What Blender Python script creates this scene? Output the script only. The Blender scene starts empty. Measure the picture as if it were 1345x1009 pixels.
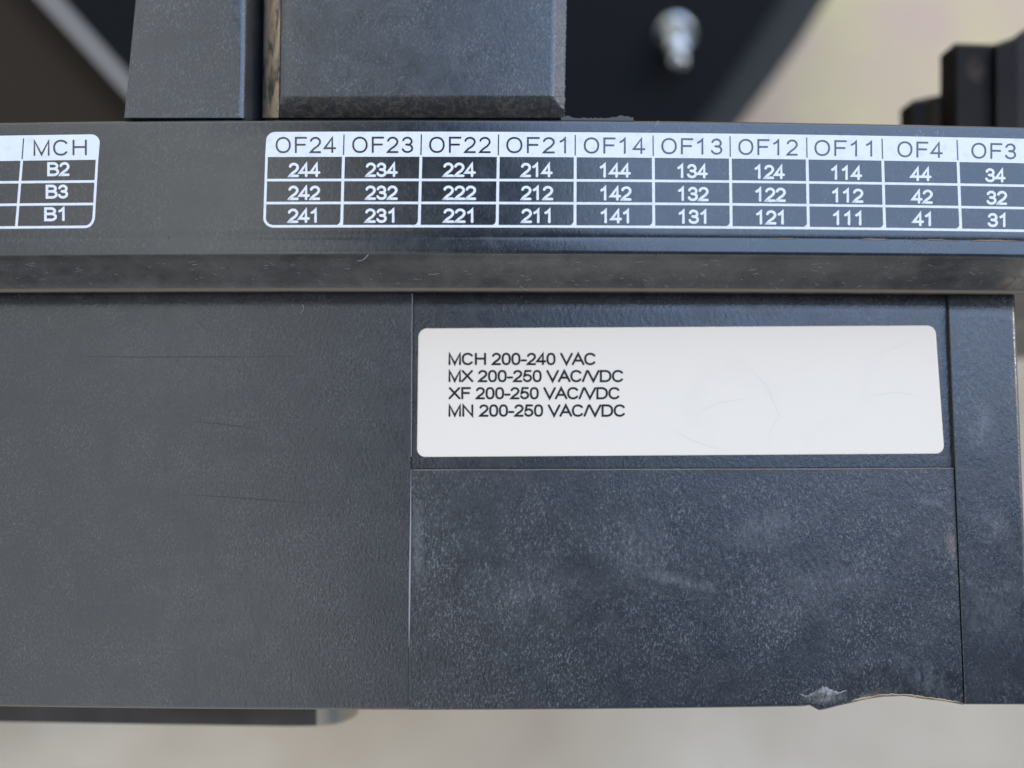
import bpy, math, random
import numpy as np
from mathutils import Vector, Matrix
R = math.radians
random.seed(7)
rng = np.random.default_rng(11)
scn = bpy.context.scene
col = scn.collection

# ------------------------------------------------------------------ camera
PITCH = R(5.0)
DIST = 0.110
FPX = 1100.0                      # focal length in photo pixels (photo is 1345 x 1009)
cam = bpy.data.cameras.new('camera')
camo = bpy.data.objects.new('camera', cam); col.objects.link(camo)
CAM = Vector((0, -DIST*math.sin(PITCH), DIST*math.cos(PITCH)))
camo.location = CAM
camo.rotation_euler = (PITCH, 0, 0)
cam.lens = FPX/1345*36; cam.sensor_width = 36
cam.clip_start = 0.005; cam.clip_end = 50
cam.dof.use_dof = True
cam.dof.focus_distance = 0.1070
cam.dof.aperture_fstop = (cam.lens/1000)/0.0043
scn.camera = camo
scn.cycles.use_denoising = True; scn.cycles.sample_clamp_direct = 24; scn.cycles.sample_clamp_indirect = 6

# ------------------------------------------------------------------ sky and sun
SUN_EL, SUN_AZ = R(31), R(14)       # azimuth measured from +X towards +Y
w = bpy.data.worlds.new('World'); scn.world = w; w.use_nodes = True
nt = w.node_tree; nt.nodes.clear()
def N(t, kind, **kw):
    n = t.nodes.new(kind)
    for k, v in kw.items(): setattr(n, k, v)
    return n
wo = N(nt, 'ShaderNodeOutputWorld'); bg = N(nt, 'ShaderNodeBackground')
sky = N(nt, 'ShaderNodeTexSky', sky_type='NISHITA', sun_disc=False)
sky.ozone_density = 2.5; sky.sun_elevation = SUN_EL; sky.sun_rotation = math.pi/2 - SUN_AZ
tc = N(nt, 'ShaderNodeTexCoord')
sep = N(nt, 'ShaderNodeSeparateXYZ'); nt.links.new(tc.outputs['Generated'], sep.inputs[0])
cn = N(nt, 'ShaderNodeTexNoise'); cn.inputs['Scale'].default_value = 2.6; cn.inputs['Detail'].default_value = 5
nt.links.new(tc.outputs['Generated'], cn.inputs['Vector'])
# added to shape the reflections: grey-white cloud bank to the left (-X), deep blue overhead, thin bright veil to the upper right
def wm(op, a, b, c=None):
    n = N(nt, 'ShaderNodeMath', operation=op)
    for i, v in enumerate((a, b, c)):
        if v is None: continue
        if isinstance(v, (int, float)): n.inputs[i].default_value = v
        else: nt.links.new(v, n.inputs[i])
    return n.outputs[0]
def wr(v, a, b):
    n = N(nt, 'ShaderNodeMapRange', interpolation_type='SMOOTHSTEP'); n.inputs[1].default_value = a; n.inputs[2].default_value = b
    nt.links.new(v, n.inputs[0]); return n.outputs[0]
X_, Y_, Z_ = sep.outputs
nz = wm('SUBTRACT', cn.outputs['Fac'], .5)
cl = wm('ADD', wm('MULTIPLY_ADD', Y_, -.05, wm('MULTIPLY', X_, -1.0)), wm('MULTIPLY', nz, .35))
veil = wm('MULTIPLY', wr(wm('ADD', wm('MULTIPLY_ADD', Y_, .2, X_), wm('MULTIPLY', nz, .16)), .07, .21), wr(wm('ADD', Y_, wm('MULTIPLY', nz, .3)), -.12, .17))
mv = N(nt, 'ShaderNodeMixRGB'); mv.inputs[2].default_value = (14.2, 20.0, 31.0, 1)
nt.links.new(veil, mv.inputs[0]); nt.links.new(sky.outputs[0], mv.inputs[1])
mix = N(nt, 'ShaderNodeMixRGB'); mix.inputs[2].default_value = (14.6, 15.2, 15.4, 1)
nt.links.new(wm('MULTIPLY', wr(cl, .06, .30), wm('MULTIPLY_ADD', wr(X_, -.62, -.28), (.50), .50)), mix.inputs[0]); nt.links.new(mv.outputs[0], mix.inputs[1])
nt.links.new(mix.outputs[0], bg.inputs[0]); bg.inputs[1].default_value = 0.13
nt.links.new(bg.outputs[0], wo.inputs[0])
sl = bpy.data.lights.new('sun', 'SUN'); sl.energy = 1.5; sl.angle = R(10); sl.color = (1, .77, .48)
so = bpy.data.objects.new('sun', sl); col.objects.link(so)
sd = Vector((math.cos(SUN_EL)*math.cos(SUN_AZ), math.cos(SUN_EL)*math.sin(SUN_AZ), math.sin(SUN_EL)))
so.rotation_euler = sd.to_track_quat('Z', 'Y').to_euler(); so.location = sd
vs = scn.view_settings; scn.display_settings.display_device = 'sRGB'
vs.view_transform = 'Standard'; vs.look = 'None'; vs.gamma = 1; vs.use_curve_mapping = False
vs.exposure = -0.50

# ------------------------------------------------------------------ photo pixel -> point on a surface
Rm = camo.rotation_euler.to_matrix()
def ray(px, py):
    return Rm @ Vector(((px-672.5)/FPX, -(py-504.5)/FPX, -1.0))
def at(px, py, z):                  # point seen at this place, at height z
    d = ray(px, py); t = (z-CAM.z)/d.z
    return CAM + d*t
def depth_px(z):                    # metres per photo pixel near height z
    return (CAM.z - z)/FPX
def bow(X, Y):                      # slight bow of the mouldings
    return (520-Y)*4.0e-5/1000*(X-520)**2

# ------------------------------------------------------------------ materials
def mat(name): 
    m = bpy.data.materials.new(name); m.use_nodes = True
    t = m.node_tree; b = t.nodes['Principled BSDF']
    return m, t, b
def noise(t, vec, scale, detail=2, rough=.5, dist=0, dim='3D'):
    n = N(t, 'ShaderNodeTexNoise'); n.inputs['Scale'].default_value = scale
    n.inputs['Detail'].default_value = detail; n.inputs['Roughness'].default_value = rough; n.inputs['Distortion'].default_value = dist
    t.links.new(vec, n.inputs['Vector']); return n.outputs['Fac']
def rng_(t, v, a, b, lo=0., hi=1.):
    n = N(t, 'ShaderNodeMapRange'); n.inputs[1].default_value = a; n.inputs[2].default_value = b
    n.inputs[3].default_value = lo; n.inputs[4].default_value = hi
    t.links.new(v, n.inputs[0]); return n.outputs[0]
def math_(t, op, a, b):
    n = N(t, 'ShaderNodeMath', operation=op)
    for i, v in enumerate((a, b)):
        if isinstance(v, (int, float)): n.inputs[i].default_value = v
        else: t.links.new(v, n.inputs[i])
    return n.outputs[0]
def mixc(t, f, a, b):
    n = N(t, 'ShaderNodeMixRGB')
    for i, v in ((0, f), (1, a), (2, b)):
        if isinstance(v, tuple): n.inputs[i].default_value = (*v, 1)
        elif isinstance(v, (int, float)): n.inputs[i].default_value = v
        else: t.links.new(v, n.inputs[i])
    return n.outputs[0]
def coords(t, scale=(1,1,1), rot=(0,0,0)):
    g = N(t, 'ShaderNodeTexCoord'); mp = N(t, 'ShaderNodeMapping')
    mp.inputs['Scale'].default_value = scale; mp.inputs['Rotation'].default_value = rot
    t.links.new(g.outputs['Object'], mp.inputs['Vector']); return mp.outputs[0]

def plastic(name, base=(.011,.0115,.0125), rough=.42, grain=.25, fleck=.0, haze=.02, dustc=(.30,.28,.25), gscale=2000, dirt=0., smear=0., dirt_scale=160, spots=(), dstretch=1., thr=(.44,.64), dirtc=(.30,.215,.135)):
    m, t, b = mat(name)
    v = coords(t)
    big = noise(t, v, 45, 4, .6)
    mid = noise(t, v, 330, 3, .6, .6)
    g1 = noise(t, coords(t, (1,.55,1), (0,0,R(-38))), gscale, 2, .6)
    g2 = noise(t, v, gscale*2.3, 1, .5)
    # fine light flecks of rubbed plastic, denser in patches
    fl = rng_(t, noise(t, coords(t, (1,.55,1), (0,0,R(-50))), gscale*2.1, 2, .65, .5), .52, .67)
    fl2 = rng_(t, noise(t, coords(t, (1,.6,1), (0,0,R(-50))), gscale*.62, 3, .7, .6), .50, .72)
    fl = math_(t, 'ADD', math_(t, 'MULTIPLY', fl, .85), math_(t, 'MULTIPLY', fl2, .14))
    patch = rng_(t, noise(t, v, 120, 4, .65, .8), .36, .66, .15, 1.)
    flm = math_(t, 'MULTIPLY', math_(t, 'MULTIPLY', fl, patch), fleck)
    hz = math_(t, 'MULTIPLY', rng_(t, math_(t, 'MULTIPLY_ADD' if False else 'ADD', math_(t,'MULTIPLY',big,.6), math_(t,'MULTIPLY',mid,.4)), .38, .66), haze)
    if thr: dt0, dt1 = thr
    c = mixc(t, hz, base, dustc)
    c = mixc(t, flm, c, (.36,.36,.365))
    for sx, sy, rx, ry, rot, st, sc, *sz in spots:     # pale rubbed and stress-whitened marks
        q = at(sx, sy, sz[0] if sz else 0); px = .0001
        if sz: px = depth_px(sz[0]); q = q-at(1290, 120, sz[0])*(len(sz) == 1)
        mp = N(t, 'ShaderNodeMapping', vector_type='TEXTURE'); mp.inputs['Location'].default_value = q
        mp.inputs['Rotation'].default_value = (0,0,R(rot)); mp.inputs['Scale'].default_value = (rx*px, ry*px, 1)
        tg = N(t, 'ShaderNodeTexCoord'); t.links.new(tg.outputs['Object'], mp.inputs['Vector'])
        ln = N(t, 'ShaderNodeVectorMath', operation='LENGTH'); t.links.new(mp.outputs[0], ln.inputs[0])
        w_ = noise(t, coords(t, (1,.35,1), (0,0,R(-rot-60))), 1100, 4, .75, .5)
        e_ = math_(t, 'ADD', ln.outputs['Value'], math_(t, 'MULTIPLY', noise(t, v, 260, 4, .6), 1.0))
        f_ = math_(t, 'MULTIPLY', rng_(t, e_, 1.35, .45), rng_(t, w_, .36, .58))
        c = mixc(t, math_(t, 'MULTIPLY', f_, st), c, sc)
    if smear:                       # long dark rub marks
        sm = rng_(t, noise(t, coords(t, (9,420,1), (0,0,R(-2))), 1.6, 3, .6, .3), .60, .72)
        c = mixc(t, math_(t, 'MULTIPLY', sm, smear), c, (.010,.011,.014))
    if dirt:
        dm = rng_(t, noise(t, coords(t, (1,dstretch,1)), dirt_scale, 6, .75, .5), dt0, dt1)
        c = mixc(t, math_(t, 'MULTIPLY', dm, dirt), c, dirtc)
    t.links.new(c, b.inputs['Base Color'])
    rr = rng_(t, mid, .3, .7, rough-.05, rough+.07)
    t.links.new(rr, b.inputs['Roughness'])
    b.inputs['IOR'].default_value = 1.85
    bp = N(t, 'ShaderNodeBump'); bp.inputs['Strength'].default_value = grain; bp.inputs['Distance'].default_value = .0001
    h = math_(t, 'ADD', math_(t,'MULTIPLY',g1,.7), math_(t,'MULTIPLY',g2,.3))
    t.links.new(h, bp.inputs['Height']); t.links.new(bp.outputs[0], b.inputs['Normal'])
    return m

M = {}
GREY = (.30,.30,.30); TAN = (.30,.22,.15)
M['rail'] = plastic('rail_plastic', rough=.17, grain=.16, fleck=.14, haze=.025)
M['wall'] = plastic('ledge_plastic', base=(.032,.030,.028), rough=.48, grain=.5, fleck=.3, haze=.36, dustc=(.30,.27,.24), spots=[(1345,362,34,26,0,.8,(.33,.25,.20),.003,0),(1350,420,40,60,0,.8,(.36,.27,.22),-.022,0)])  # haze raised in the colour to stand for a bright reflection
M['cover'] = plastic('cover_plastic', rough=.30, grain=.5, fleck=.24, haze=.025, gscale=2500, smear=.5, spots=[(240,480,150,90,0,.05,GREY),(330,790,200,110,10,.05,GREY)])
M['recess'] = plastic('recess_plastic', rough=.27, grain=.6, fleck=.2, haze=.015)
M['panel'] = plastic('scuffed_plastic', rough=.33, grain=.75, fleck=.46, haze=.0, spots=[(900,765,70,13,-12,.40,GREY),(840,720,60,60,0,.22,GREY),(1010,690,90,40,10,.25,GREY),(548,715,14,70,0,.35,GREY),(1060,780,150,70,20,.16,GREY),
  (690,780,90,70,0,.16,GREY),(1215,892,62,26,-34,.5,(.22,.235,.26)),(1150,890,90,40,0,.15,(.2,.19,.18)),(1150,916,60,10,12,.3,TAN),(1195,923,75,6,-8,1.,(.36,.26,.16)),(1085,917,40,9,4,.7,(.34,.32,.29)),(1250,715,9,40,0,.5,TAN),(1225,660,30,8,-10,.3,GREY)])
M['rib'] = plastic('rib_plastic', rough=.26, grain=.5, fleck=.30, haze=.02, spots=[(1290,560,30,60,0,.3,GREY),(1300,690,34,40,0,.25,GREY),(1300,800,60,70,0,.2,GREY)])
M['block'] = plastic('block_plastic', base=(.016,.0165,.017), rough=.32, grain=.45, fleck=.34, haze=.05)
M['groove'] = plastic('dusty_plastic', rough=.42, grain=.5, fleck=.25, haze=.10, dirt=.30, dirt_scale=1300, thr=(.48,.60))
M['groove_wall'] = plastic('groove_wall_plastic', rough=.35, grain=.5, fleck=.2, haze=.35, dustc=(.10,.115,.15))  # bluish haze in the colour lightens the wall in place of reflected light
M['caked'] = plastic('caked_dust_plastic', rough=.6, grain=.7, fleck=.2, haze=.2, dirt=1., dirt_scale=420, dstretch=.5, thr=(.38,.53), dirtc=(.56,.41,.25))
M['worn'] = plastic('worn_plastic', rough=.5, grain=.6, fleck=.5, haze=.45, dustc=(.20,.18,.16))
M['black'] = plastic('matt_black_plastic', base=(.007,.006,.006), rough=.6, grain=.1, spots=[(1281,92,20,26,0,.8,(.12,.085,.06),-.022),(1210,142,8,10,0,.8,(.09,.07,.055),-.022)], haze=.10, dustc=(.13,.095,.07)); M['black'].node_tree.nodes['Principled BSDF'].inputs['Specular IOR Level'].default_value = .06

m, t, b = mat('white_print'); v = coords(t)
t.links.new(mixc(t, rng_(t, noise(t, v, 900, 3), .5, .75, 0, .35), (.80,.81,.83), (.55,.55,.56)), b.inputs['Base Color'])
b.inputs['Roughness'].default_value = .5; M['print'] = m
m, t, b = mat('sticker_paper'); v = coords(t)
t.links.new(mixc(t, rng_(t, noise(t, v, 60, 4, .6, 1.5), .58, .70, 0, .16), (.89,.795,.665), (.78,.70,.58)), b.inputs['Base Color'])
b.inputs['Roughness'].default_value = .38
bp = N(t, 'ShaderNodeBump'); bp.inputs['Strength'].default_value = .12; bp.inputs['Distance'].default_value = .0004
t.links.new(noise(t, v, 70, 3, .5, 1.0), bp.inputs['Height']); t.links.new(bp.outputs[0], b.inputs['Normal']); M['paper'] = m
def simple(name, c, rough, metal=0):
    m, t, b = mat(name); b.inputs['Base Color'].default_value = (*c, 1); b.inputs['Roughness'].default_value = rough; b.inputs['Metallic'].default_value = metal
    return m, t, b
M['ink'] = simple('black_ink', (.004,.004,.0045), .6)[0]
M['scratch'] = simple('pale_scratch', (.30,.30,.30), .6)[0]
M['lint'] = simple('pale_lint', (.42,.41,.38), .8)[0]
M['faint'] = simple('faint_scratch', (.10,.10,.102), .45)[0]
M['flash'] = simple('torn_flash', (.07,.07,.07), .4)[0]
M['rim_dust'] = simple('rim_dust', (.42,.33,.23), .8)[0]
M['dark_scratch'] = simple('dark_rub', (.012,.013,.015), .36)[0]
M['edge_dust'] = simple('edge_dust', (.22,.17,.12), .8)[0]
M['burr'] = plastic('torn_plastic', base=(.05,.05,.05), rough=.5, grain=.6, haze=.8, dustc=(.44,.41,.37))
M['tip'] = simple('worn_steel', (.42,.37,.31), .48, .8)[0]
M['steel'] = simple('bright_steel', (.60,.60,.58), .13, 1)[0]
m, t, b = simple('aged_steel', (.10,.085,.075), .5, .2); v = coords(t)
t.links.new(mixc(t, rng_(t, noise(t, v, 60, 3, .5), .4, .65), (.035,.028,.024), (.075,.066,.058)), b.inputs['Base Color']); M['bar'] = m
M['plate'] = simple('black_sheet', (.004,.0045,.0055), .75)[0]; M['plate'].node_tree.nodes['Principled BSDF'].inputs['Specular IOR Level'].default_value = .15
m, t, b = simple('brown_sheet', (.036,.027,.019), .9); b.inputs['Specular IOR Level'].default_value = .1; M['sheet'] = m
M['sheet_edge'] = simple('grey_sheet_edge', (.20,.18,.165), .6)[0]

m, t, b = mat('ground_concrete'); v = coords(t)
n1 = noise(t, v, 7, 5, .6); n2 = noise(t, v, 26, 4, .6)
conc = mixc(t, rng_(t, n1, .35, .65), (.42,.345,.25), (.64,.56,.44))
sand = mixc(t, rng_(t, n2, .35, .65), (.70,.59,.325), (.67,.485,.375))
g = N(t, 'ShaderNodeTexCoord'); s_ = N(t, 'ShaderNodeSeparateXYZ'); t.links.new(g.outputs['Object'], s_.inputs[0])
sf = rng_(t, math_(t, 'ADD', s_.outputs[1], math_(t, 'MULTIPLY', n1, .06)), .03, .09)
c = mixc(t, sf, conc, sand)
t.links.new(c, b.inputs['Base Color']); b.inputs['Roughness'].default_value = .85
bp = N(t, 'ShaderNodeBump'); bp.inputs['Strength'].default_value = .3; bp.inputs['Distance'].default_value = .002
t.links.new(noise(t, v, 300, 4, .7), bp.inputs['Height']); t.links.new(bp.outputs[0], b.inputs['Normal']); M['ground'] = m

# ------------------------------------------------------------------ mesh building
class MB:
    def __init__(s, *mats): s.v = []; s.f = []; s.m = []; s.mats = list(mats); s.smooth = []
    def add(s, vs, fs, mi=0, smooth=False):
        o = len(s.v); s.v += [tuple(p) for p in vs]
        for f in fs: s.f.append([i+o for i in f]); s.m.append(mi); s.smooth.append(smooth)
    def build(s, name, parent=None, origin=(0,0,0)):
        me = bpy.data.meshes.new(name); O = Vector(origin)
        me.from_pydata([tuple(Vector(p)-O) for p in s.v], [], s.f)
        for k in s.mats: me.materials.append(M[k])
        me.polygons.foreach_set('material_index', s.m); me.polygons.foreach_set('use_smooth', s.smooth)
        me.update()
        o = bpy.data.objects.new(name, me); col.objects.link(o); o.location = O
        if parent is not None: 
            o.parent = parent; o.location = O - WORLD[parent.name]
        WORLD[o.name] = O
        return o
WORLD = {}
def empty(name, loc, label, cat, group=None):
    o = bpy.data.objects.new(name, None); col.objects.link(o); o.location = loc; o.empty_display_size = .01
    WORLD[o.name] = Vector(loc); tag(o, label, cat, group); return o
def tag(o, label, cat, group=None):
    o['label'] = label; o['category'] = cat
    if group: o['group'] = group

def samples(a, b, n, edges):
    """positions from a to b, packed towards the given edge widths"""
    L = b-a; s = set(np.linspace(a, b, n))
    for wd, side in edges:
        for k in (0, .08, .2, .35, .55, .75, 1.0, 1.15):
            s.add(a+wd*k if side == 0 else b-wd*k)
    return np.array(sorted(x for x in s if a-1e-9 <= x <= b+1e-9))

def slab(mb, xl, xr, yt, yb, zf, zbot, edges, nx=24, ny=24, use_bow=True, mi=0, mif=None, extra_y=()):
    """a moulded slab: outline xl(Y) xr(Y) yt(s) yb(s) in photo pixels, height zf(X,Y); edges = {side: (width_px, drop, round?)}"""
    e = edges
    ss = np.unique(np.concatenate([np.linspace(0,1,nx)]+[np.array([k*e['l'][0], 0]) for k in ()]))
    Xw = xr(500)-xl(500); Yh = yb(.5)-yt(.5)
    def ed(side): return e.get(side, (0,0,0))
    K = np.array([0,.06,.14,.25,.4,.6,.8,1.0,1.2])
    def packed(n, wa, wb, L, more=()):
        s = list(np.linspace(0,1,n))
        if wa: s += list(K*wa/L)
        if wb: s += list(1-K*wb/L)
        s += list(more)
        s = sorted(x for x in s if 0 <= x <= 1)
        out = [s[0]]
        for x in s[1:]:
            if x-out[-1] > 1e-4: out.append(x)
        out[-1] = 1.0
        return out
    S = packed(nx, ed('l')[0], ed('r')[0], Xw); T = packed(ny, ed('t')[0], ed('b')[0], Yh, extra_y)
    def drop(dpx, side):
        wd, dr, rd = ed(side)
        if not wd or dpx >= wd: return 0
        u = 1-dpx/wd
        return dr*(1-math.sqrt(max(0,1-u*u))) if rd else dr*u
    P = []; info = []
    for tt in T:
        row = []
        for s in S:
            Y = yt(s)+(yb(s)-yt(s))*tt
            a, b = xl(Y), xr(Y); X = a+(b-a)*s
            h = zf(X, Y) - max(drop(X-a,'l'), drop(b-X,'r'), drop(Y-yt(s),'t'), drop(yb(s)-Y,'b'))
            p = at(X, Y+(bow(X,Y) if use_bow else 0), h); P.append(p)
    nS, nT = len(S), len(T); fs = []; ms = []
    o = len(mb.v)
    for j in range(nT-1):
        for i in range(nS-1):
            fs.append((j*nS+i, (j+1)*nS+i, (j+1)*nS+i+1, j*nS+i+1))
            Xm = (S[i]+S[i+1])/2*Xw; Ym = (T[j]+T[j+1])/2*Yh
            ms.append(mif(Xm, Ym, Xw, Yh) if mif else mi)
    ring = [i for i in range(nS)] + [j*nS+nS-1 for j in range(1,nT)] + [(nT-1)*nS+i for i in range(nS-2,-1,-1)] + [j*nS for j in range(nT-2,0,-1)]
    n = len(ring); top0 = len(P)
    for i in ring: P.append(P[i].copy())
    base = len(P)
    for i in ring: P.append(Vector((P[i].x, P[i].y, zbot)))
    for k in range(n):
        a, b2 = top0+k, top0+(k+1)%n
        fs.append((a, b2, base+(k+1)%n, base+k)); ms.append(mi)
    fs.append(tuple(base+k for k in range(n))); ms.append(mi)
    mb.v += [tuple(p) for p in P]
    nq = (nS-1)*(nT-1)
    for k, (f, q) in enumerate(zip(fs, ms)): mb.f.append([x+o for x in f]); mb.m.append(q); mb.smooth.append(k < nq)

def lin(y0, x0, y1, x1): return lambda y: x0+(x1-x0)*(y-y0)/(y1-y0)
def const(c): return lambda s: c

def ribbon(mb, pts, wd, place, mi=0, closed=False, caps=True, dz=0, taper=False):
    """flat stroke along pts (pixel space), mapped to the surface by place(x,y,dz)"""
    P = [np.array(p, float) for p in pts]
    if closed and np.allclose(P[0], P[-1]): P = P[:-1]
    n = len(P); L = []; Rr = []
    for i in range(n):
        a = P[i-1] if (closed or i > 0) else P[i]; c = P[(i+1) % n] if (closed or i < n-1) else P[i]
        d1 = P[i]-a; d2 = c-P[i]
        if np.hypot(*d1) < 1e-9: d1 = d2
        if np.hypot(*d2) < 1e-9: d2 = d1
        d1 = d1/np.hypot(*d1); d2 = d2/np.hypot(*d2)
        n1 = np.array((-d1[1], d1[0])); n2 = np.array((-d2[1], d2[0])); mm = n1+n2; q = np.hypot(*mm)
        mm = n1 if q < 1e-6 else mm/q
        k = min(1/max(.3, abs(mm@n1)), 2.2)
        hw = wd/2*(math.sin(math.pi*(i+.3)/(n-.4)) if taper else 1)
        L.append(P[i]+mm*hw*k); Rr.append(P[i]-mm*hw*k)
    vs = []; fs = []
    for i in range(n): vs += [L[i], Rr[i]]
    for i in range(n if closed else n-1):
        j = (i+1) % n; fs.append((2*i, 2*i+1, 2*j+1, 2*j))
    if caps and not closed:
        for end in (0, n-1):
            d = (P[0]-P[1]) if end == 0 else (P[-1]-P[-2]); d = d/np.hypot(*d); nn = np.array((-d[1], d[0]))
            o = len(vs); ring = []
            for k in range(7):
                a = math.pi*k/6; vs.append(P[end]+wd/2*(nn*math.cos(a)+d*math.sin(a))); ring.append(o+k)
            fs.append(tuple(ring))
    mb.add([place(p[0], p[1], dz) for p in vs], fs, mi)

# ------------------------------------------------------------------ stroke lettering (cap height 1, y up)
def arc(cx, cy, rx, ry, a0, a1, n=14): return [(cx+rx*math.cos(R(a0+(a1-a0)*k/n)), cy+ry*math.sin(R(a0+(a1-a0)*k/n))) for k in range(n+1)]
def sup(cx, cy, rx, ry, a0, a1, n=20, e=.82):
    q = []
    for k in range(n+1):
        c, s_ = math.cos(R(a0+(a1-a0)*k/n)), math.sin(R(a0+(a1-a0)*k/n))
        q.append((cx+rx*math.copysign(abs(c)**e, c), cy+ry*math.copysign(abs(s_)**e, s_)))
    return q
G = {
 '0': (.777, [sup(.388,.5,.28,.5,90,450,32,.80)]),
 '1': (.777, [[(.16,.76),(.30,.85),(.42,1.0),(.42,0)]]),
 '2': (.777, [arc(.385,.715,.28,.285,165,-28,14)+[(.52,.42),(.28,.22),(.12,.03),(.10,0),(.67,0)]]),
 '3': (.777, [arc(.375,.745,.255,.255,165,-80,14)+[(.30,.525)], [(.30,.525)]+arc(.38,.262,.285,.262,85,-165,16)]),
 '4': (.777, [[(.52,0),(.52,1.0),(.06,.27),(.70,.27)]]),
 '5': (.777, [[(.64,1.0),(.22,1.0),(.14,.50)]+arc(.38,.31,.29,.31,140,-160,16)]),
 'O': (1.0, [sup(.50,.5,.40,.5,90,450,36,.92)]),
 'F': (.853, [[(.16,0),(.16,1.0),(.78,1.0)], [(.16,.52),(.70,.52)]]),
 'M': (1.08, [[(.12,0),(.12,1.0),(.54,.02),(.96,1.0),(.96,0)]]),
 'C': (1.008, [sup(.50,.5,.40,.5,38,322,26,.90)]),
 'H': (1.008, [[(.14,0),(.14,1.0)], [(.87,0),(.87,1.0)], [(.14,.53),(.87,.53)]]),
 'B': (.93, [[(.14,.53),(.14,1.0),(.50,1.0)]+arc(.50,.765,.27,.235,90,-90,12)+[(.14,.53)], [(.14,.53),(.14,0),(.52,0)]+arc(.52,.265,.31,.265,-90,90,12)]),
 'X': (.93, [[(.06,0),(.84,1.0)], [(.09,1.0),(.87,0)]]),
 'N': (1.008, [[(.14,0),(.14,1.0),(.86,0),(.86,1.0)]]),
 'V': (.93, [[(.04,1.0),(.465,0),(.89,1.0)]]),
 'A': (.93, [[(.04,0),(.465,1.0),(.89,0)], [(.18,.34),(.75,.34)]]),
 'D': (1.008, [[(.14,.5),(.14,1.0),(.46,1.0)]+sup(.46,.5,.44,.5,90,-90,16,.85)+[(.14,0),(.14,.5)]]),
 '/': (.388, [[(.02,.0),(.35,1.0)]]),
 '-': (.465, [[(.07,.36),(.41,.36)]]),
 ' ': (.388, []),
}
def text(mb, s, x0, x1, y0, y1, wd, place, mi=0, dz=0, sp=0.):
    """letters whose inked box is x0..x1, y0..y1 (pixels, y down)"""
    st = []; cx = 0
    for ch in s:
        a, ps = G[ch]
        for p in ps: st.append([(cx+x, y) for x, y in p])
        cx += a+sp
    xs = [p[0] for q in st for p in q]
    a, b = min(xs), max(xs); h = wd/2
    fx = (x1-x0-wd)/(b-a); fy = (y1-y0-wd)
    for k, q in enumerate(st):
        pts = [(x0+h+(x-a)*fx, y1-h-y*fy) for x, y in q]
        cl = np.allclose(pts[0], pts[-1])
        ribbon(mb, pts, wd, place, mi, closed=cl, dz=dz+3e-6*(k % 4))

# ================================================================== setting: ground
GZ = -.20
mb = MB('ground'); mb.add([(-6,-6,GZ),(6,-6,GZ),(6,6,GZ),(-6,6,GZ)], [(0,1,2,3)])
g = mb.build('ground'); g['kind'] = 'structure'

# ================================================================== the circuit breaker
cb = empty('circuit_breaker', (0,0,GZ), 'scuffed dark grey plastic circuit breaker with white terminal table and white voltage sticker', 'circuit breaker')

# ---- label rail: sloping face above a dusty ledge
ZR0, ZR1 = .0062, .0078
def zr(Y): return ZR0+(ZR1-ZR0)*(Y-160)/(333-160)
def rail_at(x, y, dz=0): return at(x, y+bow(x, y), zr(y)+dz)
rows = [(157.5,-.03,0),(157.5,.0050,0),(157.9,.0058,0),(159.2,zr(160)-.00008,0),(161,zr(161),0)]
rows += [(y, zr(y), 0) for y in (190,220,250,280,300,309)]
rows += [(310.5,zr(310.5)-.00008,0),(312,zr(312)-.00010,0),(313.5,zr(313)-.00002,0),(316,zr(316),0),(322,zr(322),0),(328,zr(328),0),
         (331,zr(331)-.00004,0),(333.5,zr(333)-.00022,0),(335.5,zr(333)-.0006,1),(337,zr(333)-.0012,1),(345,.0055,1),(358,.0034,1),(370,.0015,1),(378,.0004,1),
         (380.0,.00022,2),(382.2,.00016,2),(383.4,-.0003,1),(384.5,-.0012,1),(400,-.010,1),(455,-.046,1),(470,-.06,1)]
xs = np.linspace(-140, 1490, 56)
mb = MB('rail', 'wall', 'edge_dust', 'scratch', 'faint')
vs = []
for k, (Y, z, q) in enumerate(rows):
    for x in xs:
        if k == 0:
            p = at(x, 157.5+bow(x,157.5), .005); p.z = -.03
        else: p = at(x, Y+bow(x, Y), z)
        vs.append(p)
n = len(xs)
for k in range(len(rows)-1):
    fs = [(k*n+i, (k+1)*n+i, (k+1)*n+i+1, k*n+i+1) for i in range(n-1)]
    o = 0
    for f in fs: mb.f.append(list(f)); mb.m.append(rows[k+1][2] if k > 0 else 0); mb.smooth.append(True)
mb.v = [tuple(p) for p in vs]
for c_ in (0, n-1): mb.f.append([k*n+c_ for k in range(len(rows))]); mb.m.append(0); mb.smooth.append(False)
def scuffs(mb, mi, place, box, count, lmin, lmax, wd, ang=None, spread=180, dz=8e-6, curl=.5):
    for k in range(count):
        x = random.uniform(box[0], box[2]); y = random.uniform(box[1], box[3]); L = random.uniform(lmin, lmax)
        a = R((ang if ang is not None else 0)+random.uniform(-spread, spread)); c = random.uniform(-curl, curl)
        pts = []
        for i in range(6):
            pts.append((x, y)); x += math.cos(a)*L/5; y += math.sin(a)*L/5; a += c/5
        ribbon(mb, pts, wd*random.uniform(.6,1.2), place, mi, caps=False, dz=dz+2e-6*(k%5), taper=True)
scuffs(mb, 4, rail_at, (0,163,1345,172), 30, 2, 9, .6, curl=.2)
scuffs(mb, 4, rail_at, (130,175,345,330), 45, 2, 8, .55, curl=.2)
scuffs(mb, 4, rail_at, (0,300,1345,330), 45, 2, 8, .6, curl=.2)
scuffs(mb, 4, rail_at, (0,206,1345,300), 60, 2, 6, .5, curl=.2)
scuffs(mb, 3, rail_at, (1200,165,1245,174), 12, 4, 12, .6, curl=.3)
scuffs(mb, 3, rail_at, (830,163,870,173), 5, 4, 12, .6, curl=.3)
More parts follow.
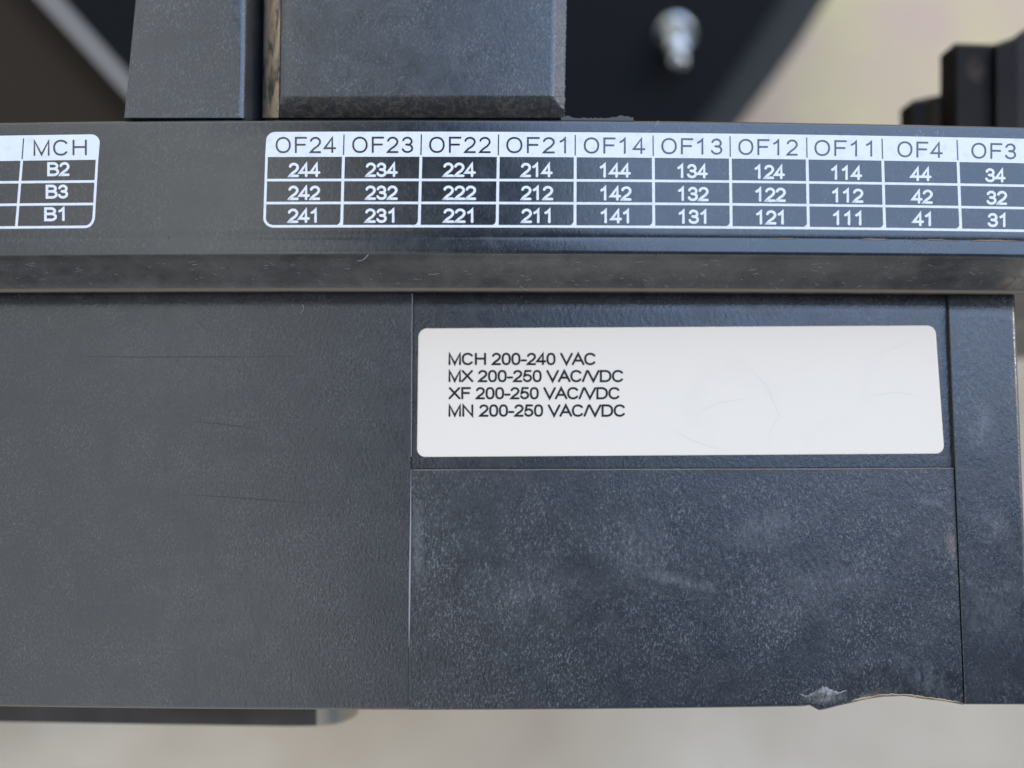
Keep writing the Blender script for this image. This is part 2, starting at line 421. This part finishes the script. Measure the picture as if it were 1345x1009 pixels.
for xa, xb in ((1128,1170),(1196,1262),(1268,1345),(1010,1050)):     # dust caught in the fine line
    q = [(x, 311.2+random.uniform(-.5,.5)) for x in np.linspace(xa, xb, 14)]
    ribbon(mb, q, random.uniform(1.2,2.6), rail_at, 2, caps=False, dz=-4e-5, taper=True)
rail = mb.build('label_rail', cb)

mb = MB('print')
P0 = 2.0e-5
lw = 3.3
# --- long table
topx = [452,553.6,655,755.7,857.8,958.9,1059.5,1158.5,1257,1355]
botx = [448.7,550.6,653,755.2,858.8,960.4,1061.8,1162,1262,1361]
ytop, yh, y1, y2, y3 = 174.0, 206.0, 236.4, 266.6, 297.2
xend = 1420
def strip_x(x0t, x0b, y): return x0t+(x0b-x0t)*(y-ytop)/(y3-ytop)
def band(mb, xa, xb, ya, yb, dz):
    n_ = max(2, int(abs(xb-xa)/25)); vs = []; fs = []
    for i in range(n_+1):
        x = xa+(xb-xa)*i/n_; vs += [rail_at(x, ya, dz), rail_at(x, yb, dz)]
    fs = [(2*i, 2*i+1, 2*i+3, 2*i+2) for i in range(n_)]
    mb.add(vs, fs)
def table_left(mb, xl_t, xl_b, xr, r=12):
    # header with a rounded outer corner
    vs = [rail_at(xl_t+r-r*math.cos(R(a)), ytop-1+r-r*math.sin(R(a)), P0) for a in range(0,91,15)]
    vs += [rail_at(xl_t+r, yh, P0), rail_at(strip_x(xl_t,xl_b,yh)-.2, yh, P0)]
    mb.add(vs, [tuple(range(len(vs)))])
    band(mb, xl_t+r, xr, ytop-1, yh, P0)
    pts = [(strip_x(xl_t,xl_b,y)+lw/2, y) for y in (yh-2, 230, 260, y3-r)]
    pts += [(xl_b+lw/2+r-r*math.cos(R(a)), y3-r+r*math.sin(R(a))) for a in range(15,91,15)]
    pts += [(x, y3) for x in np.linspace(xl_b+lw/2+r+20, xr, 36)]
    ribbon(mb, pts, lw, rail_at, dz=P0+2e-6, caps=False)
table_left(mb, 349.5, 345.5, xend)
for y in (y1, y2): band(mb, 348.5, xend, y-lw/2, y+lw/2, P0+5e-6)
for a, b_ in zip(topx, botx):
    ribbon(mb, [(strip_x(a,b_,y), y) for y in (yh-1, 240, 270, y3)], lw+.4, rail_at, dz=P0+8e-6, caps=False)
    # small fillet at the foot of each column line, left side
    xb = strip_x(a,b_,y3)
    vs = [rail_at(xb-1.5, y3-1.5, P0+1.1e-5)]+[rail_at(xb-1.8-6+6*math.cos(R(k)), y3-1.5-6+6*math.sin(R(k)), P0+1.1e-5) for k in range(0,91,15)]
    mb.add(vs, [tuple(range(len(vs)))])
nums = [(379.2,420.9,'24'),(480.3,522.5,'23'),(582,625,'22'),(684,726,'21'),(787.8,828.7,'14'),(889.6,929.8,'13'),(991,1031,'12'),(1091.6,1132.6,'11'),(1195.7,1223.6,'4'),(1294,1321,'3')]
NW = 3.4
for xa, xb, s in nums:
    k = (xa-500)/800
    for r_, (d, y) in enumerate((('4',213.6),('2',243.8),('1',273.9))):
        sh = (r_)*1.6*k + (-.4*r_ if k < 0 else 0)
        e = xb - (3.5 if d == '1' else 0) + (.3 if d == '2' else 0)
        text(mb, s+d, xa+sh, e+sh, y, y+19.0, NW, rail_at, dz=P0+1.2e-5)
tbl = mb.build('terminal_table', rail); tbl['label'] = 'white printed table of ten columns headed OF24 to OF3'

# --- short table at the left
mb = MB('print')
ytop_, yh_, a1, a2, a3 = 175.4, 208.0, 236.6, 266.4, 296.6
def mx(xt, xb, y): return xt+(xb-xt)*(y-ytop_)/(a3-ytop_)
r = 11
vs = [rail_at(-120, ytop_-1, P0), rail_at(-120, yh_, P0), rail_at(mx(131,124,yh_), yh_, P0)]
vs += [rail_at(131-r+r*math.cos(R(a)), ytop_-1+r-r*math.sin(R(a)), P0) for a in range(0,91,15)]
mb.add(vs, [tuple(range(len(vs)))])
pts = [(mx(131,124,y)-lw/2, y) for y in (yh_-2, 230, 260, a3-r)]
pts += [(124-lw/2-r+r*math.cos(R(a)), a3-r+r*math.sin(R(a))) for a in range(15,91,15)] + [(50,a3),(0,a3),(-60,a3),(-120,a3)]
ribbon(mb, pts, lw, rail_at, dz=P0+2e-6, caps=False)
for y in (a1, a2): ribbon(mb, [(-120,y),(-30,y),(50,y),(mx(131,124,y)-1,y)], lw, rail_at, dz=P0+5e-6, caps=False)
ribbon(mb, [(mx(31.3,21.4,y),y) for y in (yh_-1,235,265,a3)], lw, rail_at, dz=P0+8e-6, caps=False)
for s, xa, xb, y in (('B2',62,91.5,210.6),('B3',60,89.5,240.4),('B1',58,85,270.2)):
    text(mb, s, xa, xb, y, y+18.6, NW, rail_at, dz=P0+1.2e-5)
tb2 = mb.build('terminal_table', rail); tb2['label'] = 'short white printed table headed MCH at the left end'

# --- dark lettering left bare in the white headings
mb = MB('rail')
for s, xa, xb in (('OF24',362,441.6),('OF23',462.6,542.7),('OF22',563.7,644.6),('OF21',665,743.5),('OF14',766.8,847.7),('OF13',868.7,948.8),('OF12',969.8,1048),('OF11',1069.8,1145.7),('OF4',1178.8,1238.5),('OF3',1276,1334.7)):
    text(mb, s, xa, xb, 179.6, 201.0, 2.5, rail_at, dz=3.8e-5, sp=.10)
for a, b_ in zip(topx, botx): ribbon(mb, [(strip_x(a,b_,177), 176.5), (strip_x(a,b_,204), 203.5)], 1.5, rail_at, dz=3.8e-5, caps=False)
mb.build('heading_lettering', rail); mb = MB('rail')
text(mb, 'MCH', 44, 114, 181.0, 202.0, 2.5, rail_at, dz=3.8e-5, sp=.10)
ribbon(mb, [(31.0,178.5),(29.0,206)], 1.5, rail_at, dz=3.8e-5, caps=False)
mb.build('heading_lettering', rail)

# ---- body below the ledge
def dip(Y, y0=384, y1=409, d=.0008):
    if Y > y1: return 0
    u = (y1-Y)/(y1-y0); return d*u*u
EY = tuple(k/100 for k in range(0,8))
xm = lin(383, 541.5, 850, 537)            # parting line between plain cover and label side
xrib = lin(385, 1243.5, 920, 1265.5)
xend_ = lin(385, 1332.5, 640, 1342.5)
BOT = -.19
mb = MB('cover', 'faint', 'dark_scratch', 'edge_dust')
slab(mb, const(-140), lambda Y: xm(Y)-.3, const(383.6), const(932.2), lambda X,Y: -dip(Y), BOT, {'r':(.8,.00004,1),'b':(4,.0004,1)}, nx=30, ny=40, extra_y=EY,
     mif=lambda X,Y,W,H: 3 if Y > H-1.6 else 0)
def flat0(x, y, dz=0): return at(x, y+bow(x,y), dz)
for pts in ([(232,650),(290,652.5),(350,657),(420,662)], [(250,553),(290,557),(336,563)], [(100,468),(200,469),(405,468)]):
    q = []
    for a, b_ in zip(pts[:-1], pts[1:]):
        for k in range(6): q.append((a[0]+(b_[0]-a[0])*k/6, a[1]+(b_[1]-a[1])*k/6+random.uniform(-.4,.4)))
    ribbon(mb, q+[pts[-1]], .75, flat0, 2, caps=False, dz=1.2e-5, taper=True)
mb.build('cover', cb)

mb = MB('recess', 'faint')
def zrec(X, Y): return -.0005-dip(Y)
slab(mb, lambda Y: xm(Y)+.3, lambda Y: xrib(Y)-.5, const(383.6), const(615), zrec, BOT, {'l':(1.6,.0001,1)}, nx=26, ny=30, extra_y=tuple(k/45 for k in range(0,8)))
scuffs(mb, 1, lambda x,y,dz=0: at(x,y+bow(x,y),-.0005+dz), (545,603,1240,612), 40, 1, 4, .6, curl=.1)
mb.build('label_recess', cb)

# lower panel, chipped along its foot
chip = [(0,932.6),(1040,932.5),(1056,932.6),(1062,930.5),(1066,933.2),(1076,938.5),(1088,936),(1108,931),(1130,926.5),(1160,921.5),(1188,921.8),(1222,927),(1254,932.6),(1266,935)]
def foot(s):
    X = 537+(1265-537)*s
    for (a,b_),(c_,d) in zip(chip[:-1], chip[1:]):
        if a <= X <= c_: return b_+(d-b_)*(X-a)/(c_-a)+math.sin(X*.9)*.35*(X>1100)
    return 935
def zpan(X, Y):
    z = -.00022*max(0, min(1,(880-Y)/260))
    if X > 1040:                          # the corner is dragged down where it was hit
        d = math.hypot((X-1190)/105, (Y-932)/55)
        if d < 1: z -= .0016*(1-d)**1.4
    return z
mb = MB('panel', 'scratch', 'caked', 'edge_dust', 'faint', 'rim_dust')
slab(mb, lambda Y: xm(Y)-.1, lambda Y: xrib(Y)-.5, const(615.4), foot, zpan, BOT, {'t':(2.2,.00022,1),'l':(.8,.00004,1),'b':(4,.0004,1)}, nx=120, ny=44,
     mif=lambda X,Y,W,H: (3 if Y > H-(2.6 if X > W*.80 else 1.2) else 0))
def pan(x, y, dz=0): return at(x, y+bow(x,y), zpan(x,y)+dz)
scuffs(mb, 4, pan, (545,622,1250,925), 260, 2, 6, .7, ang=-35, spread=70, dz=1.2e-5)
for x0, x1 in ((1118,1150),(1142,1205),(1180,1226),(1215,1262)):       # tan dust packed along the broken rim
    ribbon(mb, [(x, foot((x-537)/728)-2.6+random.uniform(-.7,.7)) for x in np.linspace(x0, x1, 14)], random.uniform(1.6,2.8), pan, 5, caps=False, dz=6e-5, taper=True)
ribbon(mb, [(543+k*28.4, 617.4+random.uniform(-.35,.35)) for k in range(26)], 1.1, pan, 3, caps=False, dz=5e-5)  # highlight on the step's edge put in as a coloured ribbon
for cx, cy, rx, ry, a0, a1, n_ in ((905,735,95,52,20,150,70),(870,640,120,110,60,120,40),(1000,690,70,30,30,150,40),(770,780,60,60,-60,40,40)):   # pale rubbed arcs
    for k in range(n_):
        a = R(random.uniform(a0, a1)); q = random.gauss(1, .05); x = cx+rx*q*math.cos(a); y = cy+ry*q*math.sin(a)
        e = random.gauss(0, .4); L = random.uniform(3, 9); tx, ty = -rx*math.sin(a), ry*math.cos(a); h = math.hypot(tx, ty); tx, ty = tx/h, ty/h
        ribbon(mb, [(x+L*u*(tx+e*ty*u), y+L*u*(ty-e*tx*u)) for u in (-.5,-.2,.1,.5)], random.uniform(.5,.9), pan, 4, caps=False, dz=1.6e-5, taper=True)
lp = mb.build('lower_panel', cb)
# torn burr on the chip
mb = MB('burr')
nu, nv = 26, 7; vs = []; fs = []
for j in range(nv):
    for i in range(nu):
        u, v_ = i/(nu-1), j/(nv-1)
        x = 1050+u*62+random.uniform(-1,1); ymid = 922+3*math.sin(u*9)-7*max(0,u-.6)*2
        hgt = (5+9*math.exp(-((u-.5)/.18)**2)+3*math.sin(u*23)**2)*math.sin(math.pi*min(1,max(.03,u)))**.4
        y = ymid+(v_-.45)*hgt+random.uniform(-1.1,1.1)+8*v_*math.exp(-((u-.52)/.13)**2)
        z = pan(x, min(y, 930)).z+.0001+.0007*math.sin(math.pi*v_)*random.uniform(.35,1)*math.sin(math.pi*u)-(.0008*v_*v_)
        vs.append(at(x, y-5+bow(x,y), z))
for j in range(nv-1):
    for i in range(nu-1): fs.append((j*nu+i, (j+1)*nu+i, (j+1)*nu+i+1, j*nu+i+1))
n0 = len(vs); vs += [p-Vector((0,0,.0005)) for p in vs[:n0]]
fs += [tuple(n0+q for q in reversed(f)) for f in fs[:]]
ring = list(range(nu))+[j*nu+nu-1 for j in range(1,nv)]+[(nv-1)*nu+i for i in range(nu-2,-1,-1)]+[j*nu for j in range(nv-2,0,-1)]
fs += [(ring[k], ring[(k+1)%len(ring)], n0+ring[(k+1)%len(ring)], n0+ring[k]) for k in range(len(ring))]
mb.add(vs, fs)
mb.build('torn_burr', lp)

# side rib
mb = MB('rib', 'faint')
def zrib(X, Y): return .0001-dip(Y, 384, 414, .0009)
slab(mb, lambda Y: xrib(Y)+.7, xend_, const(383.2), lambda s: 934.5+2.6*s, zrib, BOT, {'l':(2.2,.0003,1),'r':(4,.0003,1),'b':(4,.0004,1)}, nx=14, ny=36, extra_y=EY)
scuffs(mb, 1, lambda x,y,dz=0: at(x,y+bow(x,y),.0001+dz), (1262,430,1330,925), 110, 2, 6, .6, curl=.1)
mb.build('side_rib', cb)

# parting line: its bevel highlight put in as pale ribbons
mb = MB('scratch')
ribbon(mb, [(539.8,618),(539.3,690),(538.2,760),(537.6,815),(537.2,850)], 2.4, lambda x,y,dz=0: at(x,y+bow(x,y),dz), caps=False, dz=4e-5, taper=True)
ribbon(mb, [(541.6,386),(541.2,440),(540.8,520),(540.2,600)], .8, lambda x,y,dz=0: at(x,y+bow(x,y),dz), caps=False, dz=2.5e-5)
mb.build('parting_line', cb)

# ---- sticker
ST = [(549.5,431.5),(1228.5,427.5),(1240.5,596),(547.5,600.5)]
def bil(u, v):
    a = np.array(ST); return (a[0]*(1-u)+a[1]*u)*(1-v)+(a[3]*(1-u)+a[2]*u)*v
ZS = -.0005
def outline(ins):
    W_, H_ = 685., 168.; r = 11; q = []
    for cx, cy, a0 in ((W_-r,r,-90),(W_-r,H_-r,0),(r,H_-r,90),(r,r,180)):
        for k in range(7):
            a = R(a0+15*k); q.append(((cx+(r-ins)*math.cos(a))/W_, (cy+(r-ins)*math.sin(a))/H_))
    return [bil(*p) for p in q]
M['crease'] = simple('paper_crease', (.80,.73,.63), .5)[0]
mb = MB('paper', 'crease')
o0 = [at(x, y, ZS+2e-5) for x, y in outline(0)]; o1 = [at(x, y, ZS+8e-5) for x, y in outline(.3)]; o2 = [at(x, y, ZS+1e-4) for x, y in outline(1.2)]
nb = len(o0)
mb.add(o0+o1+o2, [(i,i+nb,(i+1)%nb+nb,(i+1)%nb) for i in range(nb)]+[(i+nb,i+2*nb,(i+1)%nb+2*nb,(i+1)%nb+nb) for i in range(nb)]+[tuple(range(2*nb,3*nb))])
for pts in ([(958,462),(985,485),(1008,508),(1024,546),(1012,566),(1008,592)], [(880,562),(905,577),(935,588),(960,594)], [(1150,468),(1180,455),(1198,446)], [(905,548),(940,530),(990,522)], [(1140,520),(1180,515),(1208,522)]):
    q = []
    for (xa,ya),(xb,yb) in zip(pts[:-1], pts[1:]):
        for k in range(5): q.append((xa+(xb-xa)*k/5+random.uniform(-.5,.5), ya+(yb-ya)*k/5+random.uniform(-.5,.5)))
    ribbon(mb, q+[pts[-1]], random.uniform(.9,1.5), lambda x,y,dz=0: at(x,y,ZS+1e-4+dz), 1, caps=False, dz=1e-5, taper=True)
stk = mb.build('sticker', cb); stk['label'] = 'white rounded sticker with four lines of black voltage text'
mb = MB('ink')
def stk_at(x, y, dz=0): return at(x, y, ZS+1.0e-4+dz)
for s, xb, ya, yb in (('MCH 200-240 VAC',782,463.4,479.8),('MX 200-250 VAC/VDC',818.4,486.0,502.2),('XF 200-250 VAC/VDC',813.6,508.5,524.7),('MN 200-250 VAC/VDC',820.8,531.2,547.6)):
    text(mb, s, 589.0, xb, ya, yb, 2.8, stk_at, dz=2.5e-5)
mb.build('printed_text', stk)

# ---- upper blocks
mb = MB('block', 'groove_wall', 'faint')
zb_ = lambda X, Y: .0052+.012*(Y-157)/1000
slab(mb, lin(0,178.5,157,163), lin(0,347,157,344.5), const(-90), const(155.6), zb_, -.05, {'r':(25,.0075,0),'l':(2,.0002,1),'b':(1.6,.0002,1)}, nx=12, ny=12, use_bow=False,
     mif=lambda X,Y,W,H: 1 if X > W-24.5 else 0)
scuffs(mb, 2, lambda x,y,dz=0: at(x,y,zb_(x,y)+dz), (172,60,316,152), 70, 1, 5, .6, curl=.1)
scuffs(mb, 2, lambda x,y,dz=0: at(x,y,zb_(x,y)+dz), (172,125,316,152), 70, 1, 5, .6, curl=.1)
mb.build('side_block', cb)
mb = MB('block', 'caked', 'groove', 'faint', 'worn')
zc_ = lambda X, Y: .0050+.010*(Y-157)/1000
def cmi(X, Y, W, H):
    if X < 20.5: return 1
    if X < 24: return 0
    if X > W-16.5: return 4
    if Y > H-27.5 and X > 22: return 2
    return 0
slab(mb, lin(0,347.5,157,345), lambda Y: 744-3*Y/157+.7*math.sin(Y*.9)*math.sin(Y*.23)+(1.6*max(0,(Y-100)/55)*math.sin(Y*1.9)), const(-90), const(154.6), zc_, -.05, {'l':(24,.0060,0),'r':(16,.0016,0),'b':(28,.0024,0)}, nx=20, ny=90, use_bow=False, mif=cmi)
scuffs(mb, 3, lambda x,y,dz=0: at(x,y,zc_(x,y)+dz), (376,0,724,122), 240, 1, 5, .55, curl=.1)
blk = mb.build('centre_block', cb)
# a curl of torn moulding flash on the rail's back edge
mb = MB('flash')
xsf = np.linspace(737, 832, 40); up = []
for x in xsf:
    u = (x-737)/95; up.append((x, 156.2-(1.2+2.2*math.exp(-((u-.08)/.07)**2)+3.6*math.exp(-((u-.85)/.12)**2)+1.6*random.random())))
fl_ = up+[(x, 157.4) for x in xsf[::-1]]
f3 = [at(x, y+bow(x,y), .0056) for x, y in fl_]; f4 = [p-Vector((0,0,.0003)) for p in f3]; nb = len(f3); nh = nb//2
mb.add(f3+f4, [(i, nb-1-i, nb-2-i, i+1) for i in range(nh-1)]+[(nb+i, nb+i+1, 2*nb-2-i, 2*nb-1-i) for i in range(nh-1)]+[(i,i+nb,(i+1)%nb+nb,(i+1)%nb) for i in range(nb)])
mb.build('moulding_flash', rail)

# ---- lint and grit lying on the ledge and faces
mb = MB('lint')
def tube(mb, pts, r):
    vs = []; fs = []
    for i, p in enumerate(pts):
        d = (pts[min(i+1,len(pts)-1)]-pts[max(i-1,0)]).normalized(); u = d.cross(Vector((.3,.2,1))).normalized(); w_ = d.cross(u)
        for k in range(4): vs.append(p+(u*math.cos(k*math.pi/2)+w_*math.sin(k*math.pi/2))*r)
    for i in range(len(pts)-1):
        for k in range(4): fs.append((4*i+k, 4*i+(k+1)%4, 4*i+4+(k+1)%4, 4*i+4+k))
    mb.add(vs, fs, 0, True)
def fibre(px, z, r=3e-5): tube(mb, [at(x, y, z+r) for x, y in px], r)
fibre([(470,343),(476,342),(481,338),(484,334)], .0078)
fibre([(395,411),(398,408),(399,404),(397,400)], .0001)
def ledge_z(Y): return float(np.interp(Y, [337,345,358,370,378], [.0066,.0055,.0034,.0015,.0004]))
for k in range(150):
    x = random.uniform(0,1340); y = random.uniform(341,377); L = random.uniform(1,7)*(1 if random.random()<.85 else 2); a = random.uniform(-.5,.5)
    q = [(x+L*u*math.cos(a), y+L*u*math.sin(a)+math.sin(u*2)*.8) for u in (0,.33,.66,1)]
    tube(mb, [at(X, Y+bow(X,Y), ledge_z(Y)+3e-5) for X, Y in q], random.uniform(1.5e-5,3.6e-5))
lt = mb.build('dust_lint', cb); lt['kind'] = 'stuff'

# ================================================================== things around the breaker
def poly_slab(mb, pts, z, th, mi=0, zs=None):
    t_ = [at(x, y, z if zs is None else zs[i]) for i, (x, y) in enumerate(pts)]; b_ = [p-Vector((0,0,th)) for p in t_]; n_ = len(pts)
    mb.add(t_+b_, [tuple(range(n_)), tuple(range(2*n_-1,n_-1,-1))]+[(i,i+n_,(i+1)%n_+n_,(i+1)%n_) for i in range(n_)], mi)

# black sheet behind the blocks, with its bolt
ZP = -.15
mb = MB('plate'); poly_slab(mb, [(60,-120),(1070,-120),(1036,-20),(985,60),(945,120),(905,175),(880,300),(60,300)], ZP, .006)
pl = empty('backing_plate', at(600,100,ZP), 'x', 'plate'); mb.build('plate_face', pl, at(600,100,ZP))
M['rim'] = simple('plate_rim', (.022,.024,.021), .8)[0]
mb = MB('rim'); poly_slab(mb, [(1070.5,-120),(1130,-120),(1098,-20),(1048,60),(1004,120),(962,175),(935,300),(880.5,300),(905.5,175),(945.5,120),(985.5,60),(1036.5,-20)], ZP-.004, .006); mb.build('rolled_rim', pl, at(600,100,ZP))  # added strip of in-between tone, softens the plate's dark edge
tag(pl, 'black backing plate deep behind the breaker, carrying the shiny bolt', 'plate')

bc = at(886, 47, ZP)
bolt = empty('hex_bolt', bc, 'shiny steel hex bolt, out of focus, on the black plate right of the centre block', 'bolt')
def lathe(mb, prof, n_, T, smooth=True, cap=True):
    vs = []; fs = []
    for r_, z in prof:
        for k in range(n_): a = 2*math.pi*k/n_+.2; vs.append(T @ Vector((r_*math.cos(a), r_*math.sin(a), z)))
    for j in range(len(prof)-1):
        for k in range(n_): fs.append((j*n_+k, j*n_+(k+1)%n_, (j+1)*n_+(k+1)%n_, (j+1)*n_+k))
    mb.add(vs, fs, 0, smooth)
    mb.add([vs[(len(prof)-1)*n_+k] for k in range(n_)], [tuple(range(n_))], 0, False)
T = Matrix.Translation(bc) @ Matrix.Rotation(R(-4), 4, 'Y') @ Matrix.Rotation(R(58), 4, 'X') @ Matrix.Scale(.78, 4)
mb = MB('steel'); lathe(mb, [(.0082,-.002),(.0082,.0012),(.0078,.0016)], 32, T); mb.build('washer', bolt, bc)
mb = MB('steel'); lathe(mb, [(.0064,.0016),(.0064,.0066),(.0060,.0078),(.0050,.0088)], 6, T, False); mb.build('bolt_head', bolt, bc)
mb = MB('steel'); lathe(mb, [(.0050,.0088),(.0048,.0112),(.0040,.0128),(.0036,.0132)]+[(.0038-.0004*(k%2), .0134+.0007*k) for k in range(9)]+[(.0034,.0200),(.0025,.0212),(.0012,.0217)], 24, T); mb.build('threaded_end', bolt, bc)

# slanted brown sheet with a pale folded edge, top left
sh = empty('sheet_metal_panel', at(60,90,-.07), 'brown sheet metal panel with pale slanting edge at the top left', 'panel')
mb = MB('sheet'); poly_slab(mb, [(-120,-120),(-40,-120),(40,-20),(170,128),(240,190),(-120,230)], -.074, .002, zs=[-.074]*6); mb.build('panel_face', sh, at(60,90,-.07))
mb = MB('sheet_edge'); poly_slab(mb, [(-40,-120),(-15,-120),(72,-12),(182,112),(250,190),(232,190),(170,132),(40,-10)], -.070, .004); mb.build('folded_edge', sh, at(60,90,-.07))

# stepped black bracket, right
ZB = -.022
br = empty('stepped_bracket', at(1290,120,ZB), 'dusty black plastic bracket with stepped outline beyond the right end of the rail', 'bracket')
def chamfer_block(mb, outer, inner, z, drop, th):
    o_ = [at(x, y, z-drop) for x, y in outer]; i_ = [at(x, y, z) for x, y in inner]; b_ = [p-Vector((0,0,th)) for p in o_]; n_ = len(o_)
    mb.add(o_+i_+b_, [tuple(range(n_,2*n_))]+[(i,(i+1)%n_,(i+1)%n_+n_,i+n_) for i in range(n_)]+[(i,i+2*n_,(i+1)%n_+2*n_,(i+1)%n_) for i in range(n_)])
mb = MB('black'); chamfer_block(mb, [(1239,70),(1254,57),(1306,58.5),(1306,200),(1239,200)], [(1257,72),(1259,60),(1302,61),(1302,200),(1257,200)], ZB, .004, .001); mb.build('tall_step', br, at(1290,120,ZB))
mb = MB('black'); chamfer_block(mb, [(1186,142),(1199,132),(1238.5,124),(1238.5,200),(1186,200)], [(1199,146),(1203,135),(1216,134),(1216,200),(1199,200)], ZB-.004, .004, .001); mb.build('low_step', br, at(1290,120,ZB))
mb = MB('black'); chamfer_block(mb, [(1306.5,58),(1330,50),(1346,38),(1420,20),(1420,200),(1306.5,200)], [(1309,62),(1332,54),(1337,48),(1337,48),(1337,200),(1309,200)], ZB+.001, .006, .001); mb.build('end_step', br, at(1290,120,ZB))

# flat steel bar peeping out under the lower left edge, with a bright rounded tip
ZM = -.018
ba = empty('flat_bar', at(230,940,ZM), 'dark flat steel bar with bright rounded tip under the breaker at lower left', 'bar')
mb = MB('bar'); poly_slab(mb, [(-120,880),(415,880),(415,953.5),(380,954),(200,951.5),(0,948),(-120,946)], ZM, .004); mb.build('bar_body', ba, at(230,940,ZM))
mb = MB('tip')
vs = []; fs = []; na = 10
prof = [(415,953.5,0),(430,953,0),(442,951.5,-.0004),(452,948.5,-.0012),(462,944,-.0024),(470,938,-.0036)]
for x, y, dz in prof: vs += [at(x, 880, ZM+dz-1e-4), at(x, y-3, ZM+dz-1e-4), at(x, y, ZM+dz-.0008), at(x, y, ZM-.0042)]
for i in range(len(prof)-1):
    for k in range(3): fs.append((4*i+k, 4*i+k+1, 4*i+5+k, 4*i+4+k))
mb.add(vs, fs, 0, True); mb.build('bar_tip', ba, at(230,940,ZM))
